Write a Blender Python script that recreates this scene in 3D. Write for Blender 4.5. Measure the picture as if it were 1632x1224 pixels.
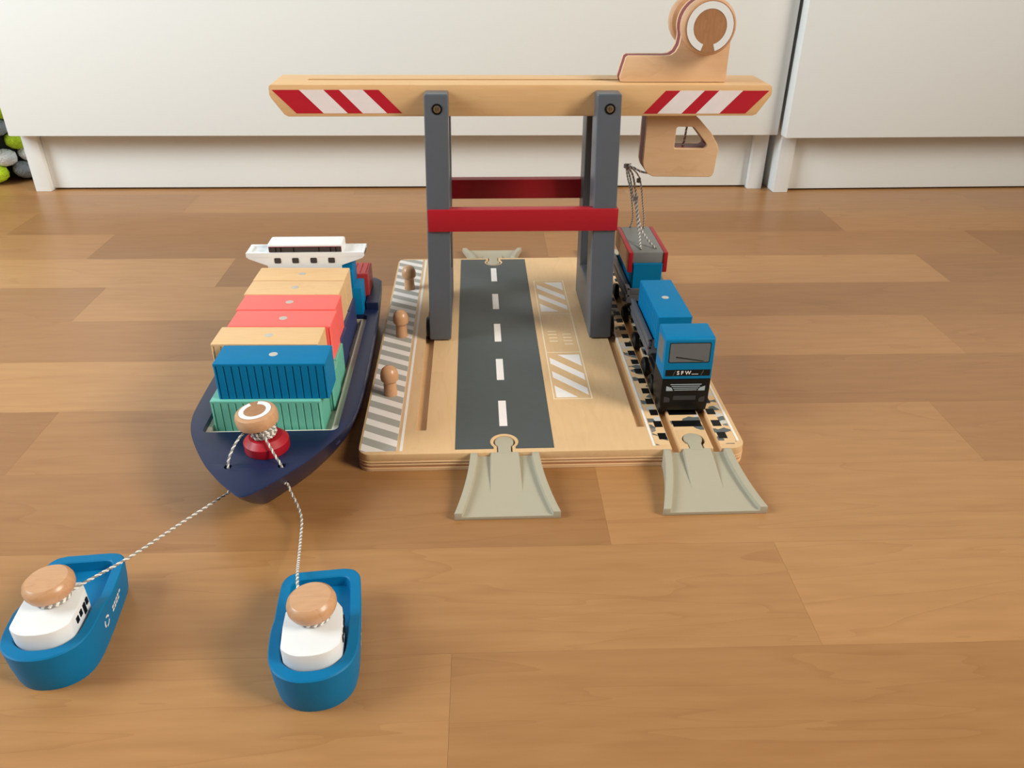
import bpy, bmesh, math, random
from mathutils import Vector, Matrix

random.seed(7)
for o in list(bpy.data.objects):
    bpy.data.objects.remove(o, do_unlink=True)
SC = bpy.context.scene
COL = SC.collection
S = 0.001                      # everything below is written in millimetres
R = math.radians

# ------------------------------------------------------------------ camera
CAMPOS = (72.79, -390.37, 284.65)
PITCH, YAW, ROLL, FPX = R(30.0), R(2.74), R(0.46), 1272.96
Fv = Vector((math.sin(YAW) * math.cos(PITCH), math.cos(YAW) * math.cos(PITCH), -math.sin(PITCH)))
Rv = Vector((math.cos(YAW), -math.sin(YAW), 0.0))
Uv = Rv.cross(Fv)
R2 = math.cos(ROLL) * Rv + math.sin(ROLL) * Uv
U2 = -math.sin(ROLL) * Rv + math.cos(ROLL) * Uv
camd = bpy.data.cameras.new('camera')
camd.sensor_fit = 'HORIZONTAL'; camd.sensor_width = 36.0
camd.lens = FPX / 1632.0 * 36.0
camd.clip_start = 0.01; camd.clip_end = 50
cam = bpy.data.objects.new('camera', camd)
cam.matrix_world = Matrix(((R2.x, U2.x, -Fv.x, CAMPOS[0] * S), (R2.y, U2.y, -Fv.y, CAMPOS[1] * S),
                           (R2.z, U2.z, -Fv.z, CAMPOS[2] * S), (0, 0, 0, 1)))
COL.objects.link(cam); SC.camera = cam

# ------------------------------------------------------------------ world, assumed window and fill light, exposure
W = bpy.data.worlds.new('room_light'); SC.world = W; W.use_nodes = True
bgn = W.node_tree.nodes['Background']
bgn.inputs[0].default_value = (1.0, 0.85, 0.66, 1); bgn.inputs[1].default_value = 0.18

def area(name, loc, target, sx, sy, power, col, spread=180):
    l = bpy.data.lights.new(name, 'AREA'); l.shape = 'RECTANGLE'; l.size = sx; l.size_y = sy
    l.energy = power; l.color = col; l.spread = R(spread)
    o = bpy.data.objects.new(name, l); o.location = loc
    o.rotation_euler = (Vector(target) - Vector(loc)).to_track_quat('-Z', 'Y').to_euler()
    COL.objects.link(o); return o
area('assumed_window_daylight', (2.0, -0.85, 1.45), (0.0, -0.12, 0.70), 1.0, 1.3, 42, (1.0, 0.94, 0.82), 92)  # assumed unseen window, read off the leftward shadows; spread tuned for the cabinets
area('left_fill_lamp', (-1.5, -0.2, 1.05), (-0.2, 0.35, 0.35), 0.8, 1.0, 28, (0.80, 0.93, 1.0), 140)  # added fill lamp to brighten the left cabinet; no window known there
SC.view_settings.view_transform = 'Standard'; SC.view_settings.look = 'None'
SC.view_settings.gamma = 1.0; SC.view_settings.use_curve_mapping = False
SC.view_settings.exposure = -0.26

# ------------------------------------------------------------------ materials
def lin(c):
    return tuple(((v / 255) / 12.92 if v / 255 <= 0.04045 else ((v / 255 + 0.055) / 1.055) ** 2.4) for v in c) + (1,)
def newmat(name):
    m = bpy.data.materials.new(name); m.use_nodes = True
    nt = m.node_tree; b = nt.nodes['Principled BSDF']
    return m, nt, b
def paint(name, c, rough=0.45, var=0.06, bump=0.0, metal=0.0, spec=0.5):
    m, nt, b = newmat(name)
    tc = nt.nodes.new('ShaderNodeTexCoord'); nz = nt.nodes.new('ShaderNodeTexNoise')
    nz.inputs['Scale'].default_value = 160; nz.inputs['Detail'].default_value = 4
    nt.links.new(tc.outputs['Object'], nz.inputs['Vector'])
    mx = nt.nodes.new('ShaderNodeMix'); mx.data_type = 'RGBA'
    L = lin(c)
    mx.inputs[6].default_value = tuple(v * (1 - var) for v in L[:3]) + (1,)
    mx.inputs[7].default_value = tuple(min(1, v * (1 + var)) for v in L[:3]) + (1,)
    nt.links.new(nz.outputs['Fac'], mx.inputs[0]); nt.links.new(mx.outputs[2], b.inputs['Base Color'])
    b.inputs['Roughness'].default_value = rough; b.inputs['Metallic'].default_value = metal
    b.inputs['Specular IOR Level'].default_value = spec
    if bump:
        n2 = nt.nodes.new('ShaderNodeTexNoise'); n2.inputs['Scale'].default_value = 900
        nt.links.new(tc.outputs['Object'], n2.inputs['Vector'])
        bp = nt.nodes.new('ShaderNodeBump'); bp.inputs['Strength'].default_value = bump; bp.inputs['Distance'].default_value = 0.0004
        nt.links.new(n2.outputs['Fac'], bp.inputs['Height']); nt.links.new(bp.outputs[0], b.inputs['Normal'])
    return m
def wood(name, c1, c2, stretch=(6, 60, 60), rough=0.5, objcolor=False, contrast=1.0, bump=0.05):
    """grain runs along the axis with the small stretch value"""
    m, nt, b = newmat(name); N = nt.nodes.new; K = nt.links.new
    tc = N('ShaderNodeTexCoord'); oi = N('ShaderNodeObjectInfo')
    ad = N('ShaderNodeVectorMath'); ad.operation = 'ADD'
    sc = N('ShaderNodeVectorMath'); sc.operation = 'SCALE'; sc.inputs['Scale'].default_value = 3.7
    cb = N('ShaderNodeCombineXYZ'); 
    for i in range(3): K(oi.outputs['Random'], cb.inputs[i])
    K(cb.outputs[0], sc.inputs[0]); K(tc.outputs['Object'], ad.inputs[0]); K(sc.outputs[0], ad.inputs[1])
    mp = N('ShaderNodeMapping'); mp.inputs['Scale'].default_value = stretch
    K(ad.outputs[0], mp.inputs['Vector'])
    n1 = N('ShaderNodeTexNoise'); n1.inputs['Scale'].default_value = 1.0; n1.inputs['Detail'].default_value = 3; n1.inputs['Distortion'].default_value = 0.6
    K(mp.outputs[0], n1.inputs['Vector'])
    # growth rings: bands of a slow distorted field
    ml = N('ShaderNodeMath'); ml.operation = 'MULTIPLY'; ml.inputs[1].default_value = 9.0
    fr = N('ShaderNodeMath'); fr.operation = 'FRACT'
    K(n1.outputs['Fac'], ml.inputs[0]); K(ml.outputs[0], fr.inputs[0])
    rr = N('ShaderNodeValToRGB'); e = rr.color_ramp.elements
    e[0].position = 0.0; e[0].color = (0.25,) * 3 + (1,); e[1].position = 1.0; e[1].color = (1, 1, 1, 1)
    x = e.new(0.85); x.color = (0.45,) * 3 + (1,); x2 = e.new(0.12); x2.color = (0.4,) * 3 + (1,)
    K(fr.outputs[0], rr.inputs[0])
    # fine fibres
    mp2 = N('ShaderNodeMapping'); mp2.inputs['Scale'].default_value = tuple(v * 6 for v in stretch)
    K(ad.outputs[0], mp2.inputs['Vector'])
    n2 = N('ShaderNodeTexNoise'); n2.inputs['Scale'].default_value = 1.6; n2.inputs['Detail'].default_value = 5
    K(mp2.outputs[0], n2.inputs['Vector'])
    av = N('ShaderNodeMix'); av.data_type = 'FLOAT'; av.inputs[0].default_value = 0.68
    K(rr.outputs[0], av.inputs[2]); K(n2.outputs['Fac'], av.inputs[3])
    mr = N('ShaderNodeMapRange'); mr.inputs[1].default_value = 0.5 - 0.28 / contrast; mr.inputs[2].default_value = 0.5 + 0.28 / contrast
    K(av.outputs[0], mr.inputs[0])
    mx = N('ShaderNodeMix'); mx.data_type = 'RGBA'; mx.inputs[6].default_value = lin(c1); mx.inputs[7].default_value = lin(c2)
    K(mr.outputs[0], mx.inputs[0])
    out = mx.outputs[2]
    if objcolor:
        m2 = N('ShaderNodeMix'); m2.data_type = 'RGBA'; m2.blend_type = 'MULTIPLY'; m2.inputs[0].default_value = 1
        K(out, m2.inputs[6]); K(oi.outputs['Color'], m2.inputs[7]); out = m2.outputs[2]
    K(out, b.inputs['Base Color'])
    b.inputs['Roughness'].default_value = rough
    if bump:
        bp = N('ShaderNodeBump'); bp.inputs['Strength'].default_value = bump; bp.inputs['Distance'].default_value = 0.0003
        K(n2.outputs['Fac'], bp.inputs['Height']); K(bp.outputs[0], b.inputs['Normal'])
    return m

M = {}
M['floor'] = wood('laminate', (172, 126, 79), (148, 101, 58), (2.2, 20, 20), 0.33, True, 0.75, 0.03)
M['birch_y'] = wood('birch_board', (222, 186, 140), (206, 166, 120), (30, 5, 30), 0.5, False, 0.6)
M['birch_x'] = wood('birch_beam', (222, 182, 132), (202, 158, 108), (5, 40, 40), 0.5, False, 0.6)
M['ply_light'] = wood('ply_light', (226, 190, 148), (208, 166, 120), (8, 40, 60), 0.55, False, 0.8)
M['ply_mid'] = wood('ply_mid', (196, 146, 104), (176, 124, 84), (8, 40, 60), 0.55, False, 0.8)
M['ply_dark'] = wood('ply_dark', (168, 124, 84), (146, 104, 66), (8, 40, 60), 0.55, False, 0.8)
M['maple'] = wood('maple_plate', (228, 192, 154), (208, 166, 124), (7, 30, 30), 0.5, False, 0.6)
M['wood_box'] = wood('wood_container', (228, 190, 142), (212, 170, 120), (7, 50, 50), 0.5, False, 0.7)
M['knob'] = wood('turned_wood', (206, 160, 122), (182, 134, 96), (16, 60, 30), 0.32, False, 0.7)
M['knob_dark'] = wood('turned_wood_face', (176, 128, 90), (150, 104, 68), (60, 60, 14), 0.4, False, 0.8)
M['grey'] = paint('grey_lacquer', (84, 89, 97), 0.38)
M['red'] = paint('red_lacquer', (164, 8, 28), 0.45)
M['red_edge'] = paint('dark_red_edge', (120, 22, 34), 0.5)
M['haz_red'] = paint('hazard_red', (176, 8, 34), 0.5)
M['haz_white'] = paint('hazard_white', (226, 216, 216), 0.5)
M['white'] = paint('white_lacquer', (226, 227, 228), 0.45, 0.02)
M['whiteprint'] = paint('white_print', (236, 228, 222), 0.55, 0.03)
M['greyprint'] = paint('grey_print', (166, 163, 155), 0.55)
M['faintprint'] = paint('faint_print', (234, 212, 178), 0.55)
M['road'] = paint('road_print', (74, 79, 78), 0.55, 0.08)
M['blue'] = paint('blue_lacquer', (0, 113, 162), 0.55, spec=0.16)
M['tugblue'] = paint('tug_blue', (0, 108, 156), 0.5, spec=0.2)
M['teal'] = paint('teal_lacquer', (104, 180, 160), 0.45)
M['coral'] = paint('coral_lacquer', (252, 104, 98), 0.45)
M['navy'] = paint('navy_lacquer', (24, 35, 68), 0.36, spec=0.4)
M['navybox'] = paint('navy_container', (50, 58, 100), 0.45)
M['redbox'] = paint('red_container', (196, 62, 62), 0.45)
M['cream'] = paint('cream_lacquer', (214, 204, 188), 0.45)
M['black'] = paint('black_plastic', (9, 9, 10), 0.4, spec=0.3)
M['blackprint'] = paint('black_print', (10, 11, 12), 0.5, spec=0.25)
M['winprint'] = paint('window_print', (96, 100, 102), 0.4)
M['darkwin'] = paint('dark_window_print', (50, 48, 50), 0.45)
M['lamp_print'] = paint('headlight_print', (160, 174, 182), 0.45)
M['plate_print'] = paint('plate_print', (48, 50, 52), 0.5)
M['wagon'] = paint('wagon_grey', (92, 92, 96), 0.42)
M['spreader'] = paint('spreader_grey', (120, 122, 122), 0.5)
M['ramp'] = paint('beige_plastic', (170, 162, 142), 0.6, 0.02, 0.15, spec=0.35)
M['metal'] = paint('steel', (196, 192, 184), 0.38, 0.05, 0, 0.35)
M['brass'] = paint('screw_metal', (150, 140, 120), 0.35, 0.08, 0, 0.9)
M['rope_w'] = paint('string_white', (226, 222, 214), 0.85, 0.1)
M['rope_g'] = paint('string_grey', (142, 136, 130), 0.85, 0.1)
M['cabinet'] = paint('cabinet_white', (225, 227, 225), 0.5, 0.012)
M['wall'] = paint('wall_paint', (226, 222, 212), 0.8, 0.03)
M['lime'] = paint('lime_yarn', (178, 208, 32), 0.9, 0.25, 0.6)
M['yarn_w'] = paint('white_yarn', (232, 234, 236), 0.9, 0.15, 0.6)
M['yarn_g'] = paint('grey_yarn', (140, 146, 152), 0.9, 0.25, 0.6)
M['dark'] = paint('dark_cloth', (40, 42, 40), 0.9)

def fluff(m, scale=330, dist=0.0035):
    nt = m.node_tree
    for n_ in nt.nodes:
        if n_.type == 'BUMP': n_.inputs['Strength'].default_value = 1.0; n_.inputs['Distance'].default_value = dist
        if n_.type == 'TEX_NOISE' and n_.inputs['Scale'].default_value > 500: n_.inputs['Scale'].default_value = scale
for k_ in ('lime', 'yarn_w', 'yarn_g'): fluff(M[k_])
def gravel():
    m, nt, b = newmat('track_print'); N = nt.nodes.new; K = nt.links.new
    tc = N('ShaderNodeTexCoord'); vo = N('ShaderNodeTexVoronoi'); vo.inputs['Scale'].default_value = 210
    vo.inputs['Randomness'].default_value = 1.0
    mp = N('ShaderNodeMapping'); mp.inputs['Scale'].default_value = (0.8, 1.1, 1)
    K(tc.outputs['Object'], mp.inputs['Vector']); K(mp.outputs[0], vo.inputs['Vector'])
    rr = N('ShaderNodeValToRGB'); rr.color_ramp.interpolation = 'CONSTANT'; e = rr.color_ramp.elements
    e[0].position = 0; e[0].color = lin((224, 186, 140)); e[1].position = 0.5; e[1].color = lin((92, 96, 94))
    for p, c in ((0.64, (200, 194, 186)), (0.74, (222, 184, 138)), (0.86, (128, 122, 112)), (0.93, (54, 56, 56))):
        x = e.new(p); x.color = lin(c)
    K(vo.outputs['Color'], rr.inputs[0]); K(rr.outputs[0], b.inputs['Base Color']); b.inputs['Roughness'].default_value = 0.55
    return m
M['gravel'] = gravel()

# ------------------------------------------------------------------ mesh helpers
class B:
    def __init__(s): s.bm = bmesh.new()
    def box(s, x0, x1, y0, y1, z0, z1, bevel=0, seg=2, m=0):
        t = bmesh.new()
        v = [t.verts.new(p) for p in ((x0, y0, z0), (x1, y0, z0), (x1, y1, z0), (x0, y1, z0), (x0, y0, z1), (x1, y0, z1), (x1, y1, z1), (x0, y1, z1))]
        for f in ((3, 2, 1, 0), (4, 5, 6, 7), (0, 1, 5, 4), (1, 2, 6, 5), (2, 3, 7, 6), (3, 0, 4, 7)):
            t.faces.new([v[i] for i in f])
        return s._add(t, bevel, seg, m)
    def _add(s, t, bevel=0, seg=2, m=0, ang=25):
        if bevel:
            t.normal_update()
            ed = [e for e in t.edges if len(e.link_faces) == 2 and e.calc_face_angle(0) > R(ang)]
            bmesh.ops.bevel(t, geom=ed, offset=bevel, segments=seg, profile=0.6, affect='EDGES', clamp_overlap=True)
        for f in t.faces: f.material_index = m
        me = bpy.data.meshes.new('tmp'); t.to_mesh(me); t.free(); s.bm.from_mesh(me); bpy.data.meshes.remove(me)
        return s
    def prism(s, pts, a0, a1, axis='z', bevel=0, seg=2, m=0, hole=None, shear=None):
        t = bmesh.new()
        def P(p, a):
            return {'z': (p[0], p[1], a), 'y': (p[0], a, p[1]), 'x': (a, p[0], p[1])}[axis]
        lo = [t.verts.new(P(p, a0)) for p in pts]
        if hole:
            hl = [t.verts.new(P(p, a0)) for p in hole]
            ed = [t.edges.new((lo[i], lo[(i + 1) % len(lo)])) for i in range(len(lo))]
            ed += [t.edges.new((hl[i], hl[(i + 1) % len(hl)])) for i in range(len(hl))]
            g = bmesh.ops.triangle_fill(t, edges=ed, use_beauty=True)
            fs = [f for f in g['geom'] if isinstance(f, bmesh.types.BMFace)]
        else:
            fs = [t.faces.new(lo)]
        r = bmesh.ops.extrude_face_region(t, geom=fs)
        d = Vector(P((0, 0), a1)) - Vector(P((0, 0), a0))
        bmesh.ops.translate(t, verts=[v for v in r['geom'] if isinstance(v, bmesh.types.BMVert)], vec=d)
        if hole or True:
            bmesh.ops.recalc_face_normals(t, faces=t.faces)
        if shear:
            for v in t.verts: v.co = shear(v.co)
        s._add(t, bevel, seg, m)
        return s
    def lathe(s, prof, n=40, loc=(0, 0, 0), axis='z', tilt=None, m=0):
        t = bmesh.new(); rings = []
        for (r, z) in prof:
            if r <= 1e-6: rings.append([t.verts.new((0, 0, z))])
            else: rings.append([t.verts.new((r * math.cos(2 * math.pi * i / n), r * math.sin(2 * math.pi * i / n), z)) for i in range(n)])
        for a, b in zip(rings, rings[1:]):
            for i in range(n):
                j = (i + 1) % n
                if len(a) == 1 and len(b) == 1: continue
                if len(a) == 1: t.faces.new((a[0], b[j], b[i]))
                elif len(b) == 1: t.faces.new((a[i], a[j], b[0]))
                else: t.faces.new((a[i], a[j], b[j], b[i]))
        bmesh.ops.recalc_face_normals(t, faces=t.faces)
        mt = Matrix.Translation(loc)
        if tilt: mt = mt @ tilt
        if axis == 'y': mt = mt @ Matrix.Rotation(R(90), 4, 'X')
        if axis == 'x': mt = mt @ Matrix.Rotation(R(90), 4, 'Y')
        bmesh.ops.transform(t, matrix=mt, verts=t.verts)
        return s._add(t, m=m)
    def tube(s, pts, r, n=8, m=0):
        t = bmesh.new(); pts = [Vector(p) for p in pts]; rings = []
        up = Vector((0.3, 0.5, 0.8)).normalized()
        for i, p in enumerate(pts):
            d = (pts[min(i + 1, len(pts) - 1)] - pts[max(i - 1, 0)]).normalized()
            a = up - d * up.dot(d); a.normalize(); b = d.cross(a); up = a
            rings.append([t.verts.new(p + r * (math.cos(2 * math.pi * k / n) * a + math.sin(2 * math.pi * k / n) * b)) for k in range(n)])
        for a, b in zip(rings, rings[1:]):
            for k in range(n): t.faces.new((a[k], a[(k + 1) % n], b[(k + 1) % n], b[k]))
        t.faces.new(rings[0][::-1]); t.faces.new(rings[-1])
        return s._add(t, m=m)
    def rope(s, pts, r=0.55, pitch=4.0):
        """two twisted strands along a smoothed path"""
        P = catmull(pts, 12); out = [[], []]; acc = 0.0; up = Vector((0.3, 0.5, 0.8)).normalized(); prev = None
        # resample evenly
        Q = [P[0]]
        for p in P[1:]:
            while (p - Q[-1]).length > pitch / 6: Q.append(Q[-1] + (p - Q[-1]).normalized() * (pitch / 6))
        for i, p in enumerate(Q):
            d = (Q[min(i + 1, len(Q) - 1)] - Q[max(i - 1, 0)]).normalized()
            a = up - d * up.dot(d); a.normalize(); b = d.cross(a); up = a
            th = 2 * math.pi * i / 6
            for k in (0, 1):
                out[k].append(p + 0.62 * r * (math.cos(th + k * math.pi) * a + math.sin(th + k * math.pi) * b))
        s.tube(out[0], r * 0.66, 5, 0); s.tube(out[1], r * 0.66, 5, 1)
        return s
    def build(s, name, mats, parent=None, smooth=True, tri=False, move=(0, 0, 0)):
        if tri: bmesh.ops.triangulate(s.bm, faces=[f for f in s.bm.faces if len(f.verts) > 4])
        bmesh.ops.translate(s.bm, verts=s.bm.verts, vec=move)
        bmesh.ops.scale(s.bm, vec=(S, S, S), verts=s.bm.verts)
        me = bpy.data.meshes.new(name); s.bm.to_mesh(me); s.bm.free()
        for k in (mats if isinstance(mats, (list, tuple)) else [mats]): me.materials.append(M[k])
        if smooth:
            me.shade_smooth(); me.set_sharp_from_angle(angle=R(32))
        return link(name, me, parent)
def link(name, me, parent=None):
    o = bpy.data.objects.new(name, me); COL.objects.link(o)
    if parent: o.parent = parent
    return o
def catmull(pts, n):
    P = [Vector(p) for p in pts]; out = []
    for i in range(len(P) - 1):
        p0 = P[max(i - 1, 0)]; p1 = P[i]; p2 = P[i + 1]; p3 = P[min(i + 2, len(P) - 1)]
        for k in range(n):
            t = k / n
            out.append(0.5 * ((2 * p1) + (p2 - p0) * t + (2 * p0 - 5 * p1 + 4 * p2 - p3) * t * t + (3 * p1 - p0 - 3 * p2 + p3) * t ** 3))
    out.append(P[-1]); return out
def tag(o, label, cat, group=None, kind=None):
    if label: o['label'] = label
    if cat: o['category'] = cat
    if group: o['group'] = group
    if kind: o['kind'] = kind
    return o
def thing(name, label, cat, loc=(0, 0, 0), rz=0, group=None, kind=None):
    o = bpy.data.objects.new(name, None); COL.objects.link(o); o.empty_display_size = 0.02
    o.location = tuple(v * S for v in loc); o.rotation_euler = (0, 0, R(rz))
    return tag(o, label, cat, group, kind)
def boolean(o, cutter):
    cutter.parent = o.parent
    md = o.modifiers.new('cut', 'BOOLEAN'); md.operation = 'DIFFERENCE'; md.solver = 'EXACT'; md.object = cutter
    bpy.context.view_layer.update()
    dg = bpy.context.evaluated_depsgraph_get()
    me = bpy.data.meshes.new_from_object(o.evaluated_get(dg)); o.modifiers.clear()
    old = o.data; o.data = me; bpy.data.meshes.remove(old)
    cm = cutter.data; bpy.data.objects.remove(cutter, do_unlink=True); bpy.data.meshes.remove(cm)
    me.shade_smooth(); me.set_sharp_from_angle(angle=R(32))
    return o
def text_mesh(s, size, mat, parent, mtx, name='lettering', bold=0.0):
    cu = bpy.data.curves.new(name, 'FONT'); cu.body = s; cu.size = size * S; cu.align_x = 'CENTER'; cu.align_y = 'CENTER'
    cu.extrude = 0.06 * S; cu.offset = bold * S
    t = bpy.data.objects.new(name, cu); COL.objects.link(t); bpy.context.view_layer.update()
    me = bpy.data.meshes.new_from_object(t.evaluated_get(bpy.context.evaluated_depsgraph_get()))
    bpy.data.objects.remove(t, do_unlink=True)
    me.transform(mtx); me.materials.clear(); me.materials.append(M[mat])
    return link(name, me, parent)
def rrect(x0, x1, y0, y1, r, n=6):
    out = []
    for cx, cy, a in ((x1 - r, y0 + r, -90), (x1 - r, y1 - r, 0), (x0 + r, y1 - r, 90), (x0 + r, y0 + r, 180)):
        for k in range(n + 1):
            t = R(a + 90 * k / n); out.append((cx + r * math.cos(t), cy + r * math.sin(t)))
    return out
def ring_pts(r0, r1, a0, a1, n=36):
    o = [(r1 * math.cos(R(a0 + (a1 - a0) * k / n)), r1 * math.sin(R(a0 + (a1 - a0) * k / n))) for k in range(n + 1)]
    i = [(r0 * math.cos(R(a1 + (a0 - a1) * k / n)), r0 * math.sin(R(a1 + (a0 - a1) * k / n))) for k in range(n + 1)]
    return o + i
def keyhole(cx, y_edge, dirn, yc, r, hw, n=18):
    """points of a keyhole notch from the edge, walking +x (dirn=1, front edge) or -x (dirn=-1, back edge)"""
    th = math.asin(min(1, hw / r)); pts = [(cx - dirn * hw, y_edge)]
    c = (cx, yc)
    a0 = math.pi + math.pi / 2 - th; a1 = -math.pi / 2 + th        # front edge: from lower left round over the top to lower right
    for k in range(n + 1):
        a = a0 + (a1 - a0) * k / n
        x, y = math.cos(a) * r, math.sin(a) * r
        pts.append((c[0] + dirn * x, c[1] + dirn * y))
    pts.append((cx + dirn * hw, y_edge))
    return pts

# ================================================================== THE SETTING
floor = B().box(-1640, 2140, -1120, 1030, -14, -8).build('floor', 'ply_dark', smooth=False)
floor['kind'] = 'structure'; floor['label'] = 'beech laminate floor of long staggered strips'
ROT = Matrix.Rotation(R(-0.54), 4, 'Z')
strips = {   # row index: joints, tints
    7: ([-262, 660], [0.94, 1.0, 0.98]), 6: ([-420, 465], [0.97, 0.9, 1.02]), 5: ([-308, 140, 595], [1.0, 0.88, 0.97, 0.9]),
    4: ([-165, 150, 508], [1.08, 0.9, 1.09, 0.93]), 3: ([-261, 250], [0.93, 1.05, 0.95]), 2: ([-330, 120, 447], [0.97, 0.95, 1.04, 0.98]),
    1: ([-390, 90, 560], [1.04, 1.09, 0.93, 0.95]), 0: ([-208, 180, 383], [0.9, 0.97, 1.04, 0.96]), -1: ([-300, 142, 620], [0.98, 0.94, 1.05, 1.0]),
    -2: ([-250, 229], [0.99, 1.02, 1.07]), -3: ([-420, 60, 520], [0.97, 1.04, 0.98, 1.0]), -4: ([-120, 330], [1.0, 0.97, 1.03])}
for k in range(-16, 15):
    js, tn = strips.get(k, ([-350 + 90 * (k % 5), 250 + 70 * (k % 4)], [1.0, 0.96, 1.03]))
    xs = [-1600, -1040] + js + [1020, 1560, 2080]
    for i in range(len(xs) - 1):
        y0 = 2 + 70.3 * k; L = xs[i + 1] - xs[i]
        b = B().box(0.04, L - 0.04, 0.04, 70.26, -8, 0)
        o = b.build('plank', 'floor', floor, smooth=False)
        p = ROT @ Vector((xs[i], y0, 0)); o.location = (p.x * S, p.y * S, 0); o.rotation_euler = (0, 0, R(-0.54))
        t = tn[max(0, min(i - 1, len(tn) - 1))] if 0 < i < len(xs) - 3 else 0.94 + 0.04 * ((i + k) % 4); t = t * t
        o.color = (t, t * (1 + 0.25 * (t - 1)), t * (1 + 0.45 * (t - 1)), 1)

wall = B().box(-1640, 2140, 1015, 1030, -14, 2400).build('wall_back', 'wall', smooth=False); wall['kind'] = 'structure'
wall['label'] = 'plain pale wall behind the white cabinets'

for nm_, x0_, x1_, lb_, cx_, cy_, cz_, hw_, hh_ in (('wall_left', -1640, -1590, 'plain pale wall with an added window on the pouf side', -1588, -200, 1050, 440, 540), ('wall_right', 2090, 2140, 'unseen plain pale wall with an assumed tall window on the train side', 2088, -850, 1450, 540, 690)):  # unseen side walls added to carry window frames around the area lamps
    w_ = B().prism([(-1120, -14), (1030, -14), (1030, 2400), (-1120, 2400)], x0_, x1_, 'x', hole=[(cy_ - hw_ + 20, cz_ - hh_ + 20), (cy_ + hw_ - 20, cz_ - hh_ + 20), (cy_ + hw_ - 20, cz_ + hh_ - 20), (cy_ - hw_ + 20, cz_ + hh_ - 20)]).build(nm_, 'wall', None, False)
    w_['kind'] = 'structure'; w_['label'] = lb_
    f_ = B().prism([(cy_ - hw_ - 30, cz_ - hh_ - 30), (cy_ + hw_ + 30, cz_ - hh_ - 30), (cy_ + hw_ + 30, cz_ + hh_ + 30), (cy_ - hw_ - 30, cz_ + hh_ + 30)], x0_ - 4, x1_ + 4, 'x',
                   hole=[(cy_ - hw_ + 20, cz_ - hh_ + 20), (cy_ + hw_ - 20, cz_ - hh_ + 20), (cy_ + hw_ - 20, cz_ + hh_ - 20), (cy_ - hw_ + 20, cz_ + hh_ - 20)]).build('added_window_1' if x0_ < 0 else 'assumed_window_2', 'cabinet', None, False)
    f_['kind'] = 'structure'; f_['label'] = 'unseen white framed window added around an area lamp'  # frames added off view around the area lamps; right window assumed, no left one known

# cabinets ---------------------------------------------------------
def cabinet(name, label, x0, x1, Y, yaw, foot0, foot1):
    t = thing(name, label, 'cabinet', (0, Y, 0), yaw, 'white cabinets along the wall')
    b = B()
    b.box(x0 + 3, x0 + 21, 18, 430, 0, 780, 0.8); b.build('side_panel', 'cabinet', t)
    B().box(x1 - 21, x1 - 3, 18, 430, 0, 780, 0.8).build('side_panel', 'cabinet', t)
    B().box(x0 + 21, x1 - 21, 24, 428, 70, 86).build('bottom_panel', 'cabinet', t)
    B().box(x0 + 21, x1 - 21, 420, 426, 86, 779).build('back_panel', 'cabinet', t)
    B().box(x0, x1, 16, 432, 780, 798, 1).build('top_panel', 'cabinet', t)
    B().box(x0 + 21.2, x1 - 21.2, 26, 42, 2.2, 69.5, 0.6).build('plinth', 'cabinet', t)
    B().box(x0, x1, 0, 17.8, 69.3, 408, 1.2).build('drawer_front', 'cabinet', t)
    B().box(x0, x1, 0, 17.8, 412, 776, 1.2).build('drawer_front', 'cabinet', t)
    return t
cabinet('storage_cabinet', 'wide white cabinet with recessed plinth standing behind the toy crane', -459.6, 430.6, 562.8, -0.35, 0, 0)
cabinet('storage_cabinet', 'white cabinet set slightly forward of its neighbour, behind the bare floor on the train side', 434.7, 1130, 537.5, 0.88, 0, 0)

# chunky yarn pouf beside the cabinet -------------------------------
pf = thing('yarn_pouf', 'chunky lime green, grey and white yarn pouf beside the wide white cabinet', 'pouf', (-560, 690, 0))
b = B(); b.lathe([(0, 1), (66, 1), (82, 30), (84, 80), (70, 125), (0, 138)], 28); b.build('cushion', 'dark', pf)
random.seed(11)
for ring in range(8):
    z = 13 + ring * 18; rr = 88 if ring < 6 else (78 if ring == 6 else 58)
    for k in range(18):
        a = 2 * math.pi * (k + 0.5 * (ring % 2)) / 18
        q = B().lathe([(0, -14), (6, -12.5), (9.5, -7), (10.8, 0), (9.5, 7), (6, 12.5), (0, 14)], 12,
                      tilt=Matrix.Rotation(a + R(90), 4, 'Z') @ Matrix.Rotation(R(90 + random.uniform(-22, 22)), 4, 'Y'))
        o = q.build('yarn_tuft', ['lime', 'yarn_w', 'yarn_g', 'lime', 'yarn_g', 'yarn_w', 'yarn_g'][(k * 3 + ring * 2) % 7], pf)
        o.location = ((rr + random.uniform(-4, 4)) * math.cos(a) * S, (rr + random.uniform(-4, 4)) * math.sin(a) * S, z * S)

# ================================================================== PLAY BOARD
T = 12.1
bd = thing('play_board', 'plywood harbour play board with printed road, striped quay and railway track', 'toy board')
def board_outline(ins=0.0):
    r = 8; x0, x1, y0, y1 = 0 + ins, 233.4 - ins, 0 + ins, 318 - ins; P = []
    def arc(cx, cy, a):
        for k in range(8):
            t = R(a + 90 * k / 7); P.append((cx + r * math.cos(t), cy + r * math.sin(t)))
    arc(x0 + r, y0 + r, 180)
    P.extend(keyhole(87.6, y0, 1, 11.4, 6.6, 4.6)); P.extend(keyhole(203.2, y0, 1, 10.0, 6.9, 4.6))
    arc(x1 - r, y0 + r, 270); arc(x1 - r, y1 - r, 0)
    P.extend(keyhole(203.2, y1, -1, y1 - 10, 6.9, 4.6)); P.extend(keyhole(88.0, y1, -1, y1 - 11, 6.6, 4.6))
    arc(x0 + r, y1 - r, 90)
    return P
top = B().prism(board_outline(0.25), 7.0, T, 'z', 0.5, 2).build('top_ply', 'birch_y', bd)
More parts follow.
